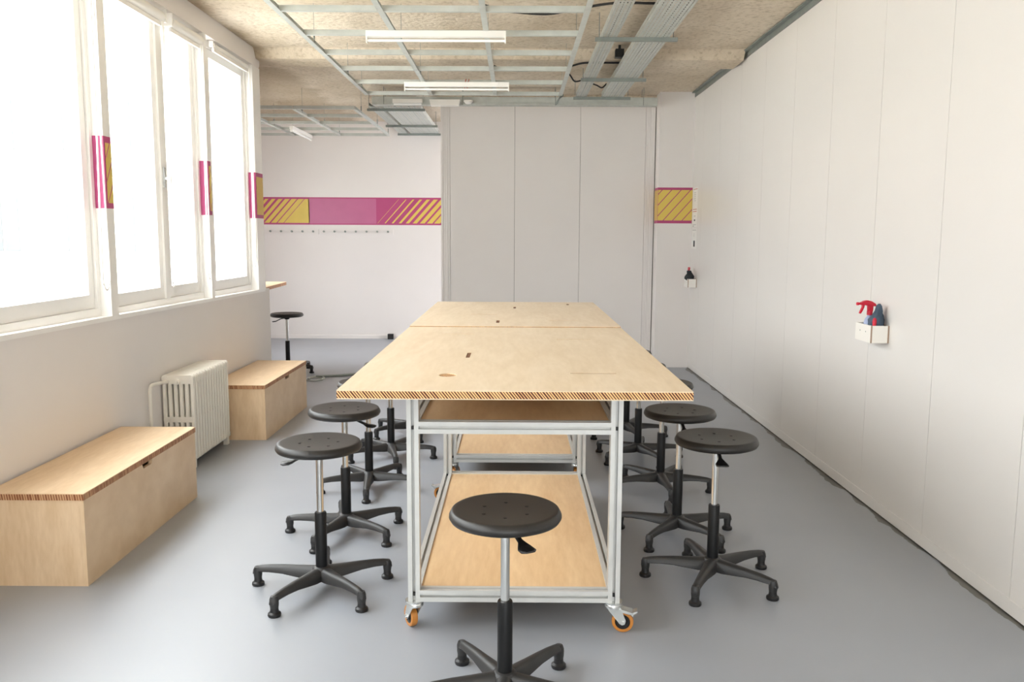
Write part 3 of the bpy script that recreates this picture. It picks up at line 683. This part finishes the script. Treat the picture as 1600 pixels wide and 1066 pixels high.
# ================================================================== CABLE TRAYS
def tray(label, loc, rotz, L, Wd, nstrip, H=0.05, bars=(), bar_half=None, bar_off=0.0, cables=2):
    """perforated tray along local +y, base at z=0"""
    t = thing('cable_tray', label, 'cable tray', loc, rotz)
    sw = 0.007; th = 0.0015; nb = nstrip-1
    stripw = (Wd-nb*sw)/nstrip
    bm = bmesh.new()
    for i in range(nstrip):
        a = -Wd/2+i*(stripw+sw); box(bm, a, a+stripw, 0, L, 0, th)
    y = 0.0
    while y < L-0.02:
        for i in range(nb):
            a = -Wd/2+(i+1)*stripw+i*sw; box(bm, a, a+sw, y, min(L, y+0.022), 0, th)
        y += 0.05
    obj('perforated_base', bm, GALV, t)
    for s in (-1, 1):
        bm = bmesh.new(); x0 = s*Wd/2
        a, b = (x0-th, x0) if s > 0 else (x0, x0+th)
        box(bm, a, b, 0, L, th, 0.018); box(bm, a, b, 0, L, 0.026, H); 
        y = 0.0
        while y < L-0.02:
            box(bm, a, b, y, min(L, y+0.022), 0.018, 0.026); y += 0.05
        obj('side_rail', bm, GALV, t)
    for k in range(cables):
        bm = bmesh.new(); x = -Wd/2+0.02+(k+0.5)*(Wd-0.04)/max(cables, 1)
        tube(bm, spline([(x+random.uniform(-0.008, 0.008), L*q/10, 0.012) for q in range(11)], 3), 0.008, 6); obj('cable', bm, CABLE if k % 2 else GALVD, t)
    return t
def support(label, x0, x1, y, z, rods):
    t = thing('tray_support', label, 'tray support', ((x0+x1)/2, y, z), 0, 'cable tray supports')
    h = (x1-x0)/2
    bm = bmesh.new(); prism(bm, [(-0.014, -0.028), (0.014, -0.028), (0.014, -0.001), (0.008, -0.001), (0.008, -0.022), (-0.008, -0.022), (-0.008, -0.001), (-0.014, -0.001)], 'x', -h, h); obj('channel_bar', bm, GALVD, t)
    bm = bmesh.new(); tube(bm, [(0, 0, -0.03), (0, 0, ZC-z)], 0.003, 6); rm = mesh(bm, 'threaded_rod', GALVD)
    for x in rods: put('threaded_rod', rm, t, (x-(x0+x1)/2, 0, 0))
ZT = 2.908
tray('narrow perforated cable tray on the right-hand side of the ceiling frame', (0.664, 3.2, ZT), 0, 5.85, 0.105, 5, cables=1)
tray('wide perforated cable tray running beside the narrow one, nearer the right wall', (0.982, 3.2, ZT), 0, 5.85, 0.22, 9, cables=4)
support('steel channel bar under both right-hand trays, nearest the camera', 0.562, 1.150, 6.36, ZT, (0.59, 1.12))
support('steel channel bar under both right-hand trays, middle of three', 0.580, 1.168, 7.97, ZT, (0.60, 1.14))
support('steel channel bar under both right-hand trays, above the partition', 0.582, 1.166, 9.02, ZT, (0.60, 1.14))
tray('perforated cable tray running crosswise above the white partition', (1.52, 9.55, 2.893), PI/2, 3.08, 0.11, 5, H=0.085, cables=2)
xt = [o for o in bpy.data.objects if o.get('label', '').startswith('perforated cable tray running crosswise')][0]
bm = bmesh.new(); tube(bm, [(0, 0, 0.0), (0, 0, ZC-2.893)], 0.003, 6); rm = mesh(bm, 'threaded_rod', GALVD)
for yy in (0.15, 1.1, 2.1, 2.95): put('threaded_rod', rm, xt, (-0.06, yy, 0)); put('threaded_rod', rm, xt, (0.06, yy, 0))
tray('wide perforated cable tray leading over the far room', (-1.28, 9.75, ZT), 0, 2.58, 0.40, 14, cables=5)
tray('narrow perforated cable tray beside the wide one over the far room', (-1.585, 9.75, ZT), 0, 2.58, 0.11, 5, cables=1)
support('steel channel bar under the far room trays, beside the partition edge', -1.68, -1.03, 9.90, ZT, (-1.662, -1.05))
support('steel channel bar under the far room trays, halfway to the back wall', -1.69, -1.02, 11.36, ZT, (-1.67, -1.04))
support('steel channel bar under the far room trays, against the back wall', -1.66, -0.99, 12.28, ZT, (-1.653, -1.005))
def cable(name, label, pts, r, m=CABLE, cat='cable'):
    bm = bmesh.new(); tube(bm, spline(pts, 8), r, 8); return tag(obj(name, bm, m, smooth=True), label, cat)
cable('electric_cable', 'black cable sagging across the ceiling frame, nearer the camera', [(-0.21, 5.75, 2.97), (-0.12, 5.76, 2.945), (0.0, 5.78, 2.935), (0.2, 5.78, 2.925), (0.38, 5.76, 2.95), (0.62, 5.72, 2.978), (0.87, 5.72, 2.978), (0.94, 5.72, 2.976)], 0.0085)
cable('electric_cable', 'black cable sagging across the ceiling frame, farther from the camera', [(-0.20, 7.72, 2.965), (-0.12, 7.73, 2.94), (0.0, 7.74, 2.93), (0.2, 7.74, 2.935), (0.41, 7.72, 2.95), (0.56, 7.70, 2.985), (0.68, 7.68, 2.987), (0.87, 7.67, 2.985), (0.93, 7.67, 2.985)], 0.0085)
cable('electric_cable', 'short black cable dropping between the right-hand trays above the partition', [(0.73, 8.55, 2.96), (0.78, 8.56, 2.945), (0.83, 8.57, 2.925), (0.875, 8.58, 2.965)], 0.007)
cable('electric_cable', 'short black cable dropping beside the narrow right-hand tray', [(0.47, 8.1, 2.985), (0.50, 8.14, 2.955), (0.54, 8.2, 2.92), (0.60, 8.25, 2.935)], 0.007)
t = thing('junction_box', 'small dark junction box beside the wide right-hand tray', 'junction box', (0.86, 7.42, 2.985))
bx('box_body', (-0.035, 0.035, -0.035, 0.035, 0, 0.06), DARK, t, bevel=0.004); bx('lid', (-0.037, 0.037, -0.037, 0.037, -0.008, 0), CABLE, t, bevel=0.003)
bm = bmesh.new(); box(bm, -0.01, 0.01, -0.01, 0.01, 0.06, ZC-2.985); obj('stem', bm, DARK, t)
t = thing('red_cable_ends', 'pair of red cable ends hanging behind the farther batten', 'cable', (-0.44, 7.674, 2.8))
for d in (0, 0.025):
    bm = bmesh.new(); tube(bm, spline([(d, 0.02, 0.02), (d+0.002, 0.005, 0.042), (d, -0.02, 0.03), (d-0.008, -0.022, 0.0), (d-0.012, -0.022, -0.04)], 5), 0.004, 6); obj('red_wire', bm, mat('red_wire', srgb(190, 78, 58), 0.5), t)
t = thing('steel_offcut', 'bent dark steel bracket hanging from the end of the ceiling frame', 'bracket', (0.412, 8.28, 2.80))
bm = bmesh.new(); prism(bm, [(0.0, 0.0), (0.03, 0.0), (0.03, 0.02), (0.0, -0.02), (-0.02, -0.07), (-0.045, -0.09), (-0.04, -0.06), (-0.015, -0.02)], 'y', -0.012, 0.012); obj('strap', bm, GALVD, t)
bx('clip', (-0.02, 0.02, -0.014, 0.014, -0.004, 0.0), GALVD, t)

# ================================================================== WALL HOLDERS + CONTENTS
def holder(label, y0):
    t = thing('wall_holder', label, 'wall box', (XR, y0, 0.94), 0, 'white ply boxes on the right wall')
    d = 0.098; L = 0.205; h = 0.092; p = 0.008
    for yy in (0, L-p):
        e = bx('end_panel', (-d+p, -0.0, yy, yy+p, 0, h), BOXW, t)
    fr = bx('front_panel', (-d, -d+p, 0.0, L, 0, h), BOXW, t)
    bx('raw_edge', (-d-0.0004, -d+p, -0.0006, 0, 0, h), BOXE, fr)
    bx('back_panel', (-p, 0, p, L-p, 0, h), BOXE, t)
    bx('raw_edge', (-p, 0, -0.0006, 0.0, 0, h), BOXE, t)
    bx('bottom_panel', (-d+p, -p, p, L-p, 0, p), BOXW, t)
    bm = bmesh.new()
    for yy, zz in ((0.06, 0.058), (0.13, 0.06)): 
        lathe(bm, [(0, 0), (0.004, 0), (0.004, 0.001), (0, 0.001)], 8, (0, 0, 0)); 
    bm.free()
    for yy in (0.065, 0.14):
        bm = bmesh.new(); tube(bm, [(-d-0.0012, yy, 0.055), (-d, yy, 0.055)], 0.0038, 8); obj('screw', bm, GALVD, fr)
    return t
def sprayer(label, loc, rotz, bottle_mat, sc=1.0):
    """bottle standing at z=0, trigger pointing towards local +x"""
    t = thing('spray_bottle', label, 'spray bottle', loc, rotz)
    bm = bmesh.new(); lathe(bm, [(0, 0), (0.027, 0), (0.029, 0.006), (0.029, 0.085), (0.024, 0.105), (0.013, 0.122), (0.011, 0.134), (0, 0.134)], 22); obj('bottle', bm, bottle_mat, t, smooth=True)
    hd_ = bmesh.new()
    lathe(hd_, [(0, 0.128), (0.0155, 0.128), (0.0155, 0.150), (0.012, 0.154), (0, 0.154)], 18)
    prism(hd_, [(-0.013, 0.150), (0.010, 0.150), (0.011, 0.178), (0.040, 0.184), (0.060, 0.184), (0.060, 0.195), (0.048, 0.200), (0.036, 0.206), (0.020, 0.209), (-0.004, 0.203), (-0.026, 0.190), (-0.034, 0.178), (-0.030, 0.174), (-0.014, 0.178)], 'y', -0.011, 0.011)
    h = obj('spray_head', hd_, REDP, t, bevel=0.0025)
    bm = bmesh.new(); prism(bm, [(0.034, 0.190), (0.045, 0.190), (0.046, 0.170), (0.056, 0.150), (0.060, 0.138), (0.056, 0.136), (0.047, 0.150), (0.038, 0.170)], 'y', -0.008, 0.008); obj('trigger', bm, REDP, h, bevel=0.002)
    bm = bmesh.new(); tube(bm, [(0.058, 0, 0.190), (0.066, 0, 0.190), (0.067, 0, 0.190), (0.078, 0, 0.190)], [0.006, 0.006, 0.0085, 0.0085], 12); obj('nozzle', bm, REDP, h)
    return t
def cloth_lump(name, label, loc, prof, m, rotz=0):
    """draped rag / glove: uneven stacked rings"""
    bm = bmesh.new(); secs = []
    rnd = random.Random(hash(name) % 97)
    for z, cx, rx, ry in prof:
        ring = []
        for k in range(18):
            a = 2*PI*k/18; w_ = 1+0.16*math.sin(3*a+z*60)+0.10*math.sin(5*a-z*40)
            ring.append((cx+rx*w_*math.cos(a), ry*w_*math.sin(a), z))
        secs.append(ring)
    sweep(bm, secs)
    o = obj(name, bm, m, None, loc, (0, 0, rotz), smooth=True, angle=70); return tag(o, label, 'cloth')
holder('white ply holder on the right wall nearer the camera, with a blue-grey rag', 4.52)
b0 = 0.949
sprayer('red-headed spray bottle of pale blue liquid in the nearer wall holder', (XR-0.049, 4.665, b0), PI+0.15, BLUEP)
cloth_lump('cleaning_rag', 'blue-grey rag bunched up in the nearer wall holder', (XR-0.048, 4.572, b0), [(0.0, 0, 0.03, 0.034), (0.05, 0, 0.033, 0.036), (0.085, -0.002, 0.040, 0.040), (0.11, 0.0, 0.037, 0.038), (0.135, 0.004, 0.026, 0.032), (0.16, 0.006, 0.018, 0.025), (0.185, 0.008, 0.013, 0.016), (0.197, 0.010, 0.005, 0.006)], CLOTH)
bm = bmesh.new(); sweep(bm, [[(0.010*s*math.cos(2*PI*k/10), 0.006*s*math.sin(2*PI*k/10), z) for k in range(10)] for z, s in ((0, 0.9), (0.09, 1.1), (0.105, 1.3), (0.118, 1.0), (0.124, 0.4))])
tag(obj('marker_cap', bm, REDP, None, (XR-0.072, 4.541, b0), (0, 0, 0.2), smooth=True), 'red plastic cap poking out at the front corner of the nearer wall holder', 'cap')
holder('white ply holder on the right wall near the back corner, with a black glove', 9.385)
sprayer('red-headed spray bottle seen end-on in the holder near the back corner', (XR-0.058, 9.547, b0), -1.7, BLUEP)
cloth_lump('work_glove', 'black work glove stuffed into the holder near the back corner', (XR-0.058, 9.447, b0), [(0.0, 0, 0.030, 0.028), (0.06, 0, 0.031, 0.030), (0.088, -0.012, 0.052, 0.040), (0.11, -0.012, 0.048, 0.04), (0.14, -0.012, 0.030, 0.03), (0.168, -0.016, 0.024, 0.025), (0.175, -0.016, 0.015, 0.016)], CLOTHB)
# notices taped to the right wall by the corner
def notice(label, y0, y1, z0, z1, lines):
    t = thing('paper_notice', label, 'notice', (XR, (y0+y1)/2, z0))
    h = (y1-y0)/2
    bx('sheet', (-0.0012, 0, -h, h, 0, z1-z0), PAPER, t)
    for m in (INKR, INKG, INKB):
        bm = bmesh.new(); n = 0
        for (a, b, c, d, mm) in lines:
            if mm is m: box(bm, -0.0018, -0.0012, a*h, b*h, c*(z1-z0), d*(z1-z0)); n += 1
        if n: obj('printed_lines', bm, m, t)
        else: bm.free()
notice('white paper notice with red and grey lines of print, taped near the back corner', 9.46, 9.72, 1.60, 2.03,
       [(-0.8, 0.7, 0.95, 0.965, INKR), (-0.2, 0.5, 0.86, 0.87, INKG), (-0.2, 0.55, 0.81, 0.82, INKG), (-0.2, 0.4, 0.76, 0.77, INKG), (-0.2, 0.5, 0.71, 0.72, INKG), (-0.2, 0.3, 0.66, 0.67, INKG), (-0.7, 0.8, 0.44, 0.455, INKR), (-0.7, 0.8, 0.385, 0.40, INKR), (-0.3, 0.4, 0.27, 0.28, INKG), (-0.2, 0.3, 0.15, 0.19, INKB), (-0.6, 0.7, 0.05, 0.06, INKG), (0.3, 0.7, 0.01, 0.03, INKG)])
notice('white paper notice with a small dark printed block, taped below the red-lined one', 9.46, 9.72, 1.36, 1.58,
       [(-0.7, 0.8, 0.92, 0.94, INKG), (-0.2, 0.3, 0.74, 0.75, INKG), (-0.2, 0.4, 0.67, 0.68, INKG), (-0.2, 0.3, 0.60, 0.61, INKG), (-0.35, 0.25, 0.10, 0.40, INKB)])

# ================================================================== FAR ROOM
t = thing('high_counter', 'plywood high counter edge showing past the end of the window wall', 'counter', (-2.9, 9.2, 0))
cpoly = [(0.26, 0.68), (0.33, -0.55), (0.135, -0.55), (-0.372, 0.68)]
bm = bmesh.new(); prism(bm, cpoly, 'z', 0.918, 0.950); c = obj('counter_top', bm, CORE2, t)
bm = bmesh.new(); prism(bm, cpoly, 'z', 0.950, 0.954); obj('veneer', bm, BIRCHB, c)
for x, y in ((0.20, -0.5), (-0.25, 0.6)): bx('leg', (x-0.025, x+0.025, y-0.025, y+0.025, 0, 0.918), BIRCHB, t)
def rack(label, x0, x1, hooks):
    t = thing('coat_rack', label, 'coat rack', ((x0+x1)/2, YB, 1.497), 0, 'coat racks on the far wall')
    h = (x1-x0)/2; b = bx('board', (-h+0.002, h-0.002, -0.018, 0, 0, 0.078), PAINT, t, bevel=0.002)
    bm = bmesh.new(); tube(bm, [(0, -0.018, 0.04), (0, -0.05, 0.042)], 0.009, 8); tube(bm, [(0, -0.05, 0.042), (0, -0.06, 0.043)], 0.015, 10); hm = mesh(bm, 'hook', GALVD, smooth=True)
    for x in hooks: put('hook', hm, t, (x-(x0+x1)/2, 0, 0))
hk = [-3.495+0.1524*k for k in range(12)]
rack('white coat rack below the colour band, the half with five visible hooks', -3.80, -2.812, [-3.648]+hk[:5])
rack('white coat rack below the colour band, the half with seven hooks', -2.812, -1.745, hk[5:])
t = thing('floor_socket', 'small black socket box at the foot of the far wall', 'socket', (-1.80, YB-0.05, 0))
bx('housing', (-0.04, 0.04, -0.03, 0.03, 0, 0.075), DARK, t, bevel=0.005); bx('cover', (-0.03, 0.03, -0.034, -0.03, 0.015, 0.06), BLK, t)
cable('floor_cable', 'dark cable lying on the floor behind the stools by the window side', [(-2.10, 8.92, 0.012), (-1.9, 8.98, 0.012), (-1.68, 9.10, 0.012), (-1.4, 9.26, 0.012), (-1.15, 9.40, 0.012), (-0.6, 9.62, 0.012)], 0.012, GALVD)
cable('coiled_cord', 'thin pale cord coiled on the floor near the lone stool', [(-2.08+0.09*math.cos(a*0.7), 8.73+0.12*math.sin(a*0.7)+0.01*a, 0.006) for a in range(16)], 0.006, GALV, 'cord')
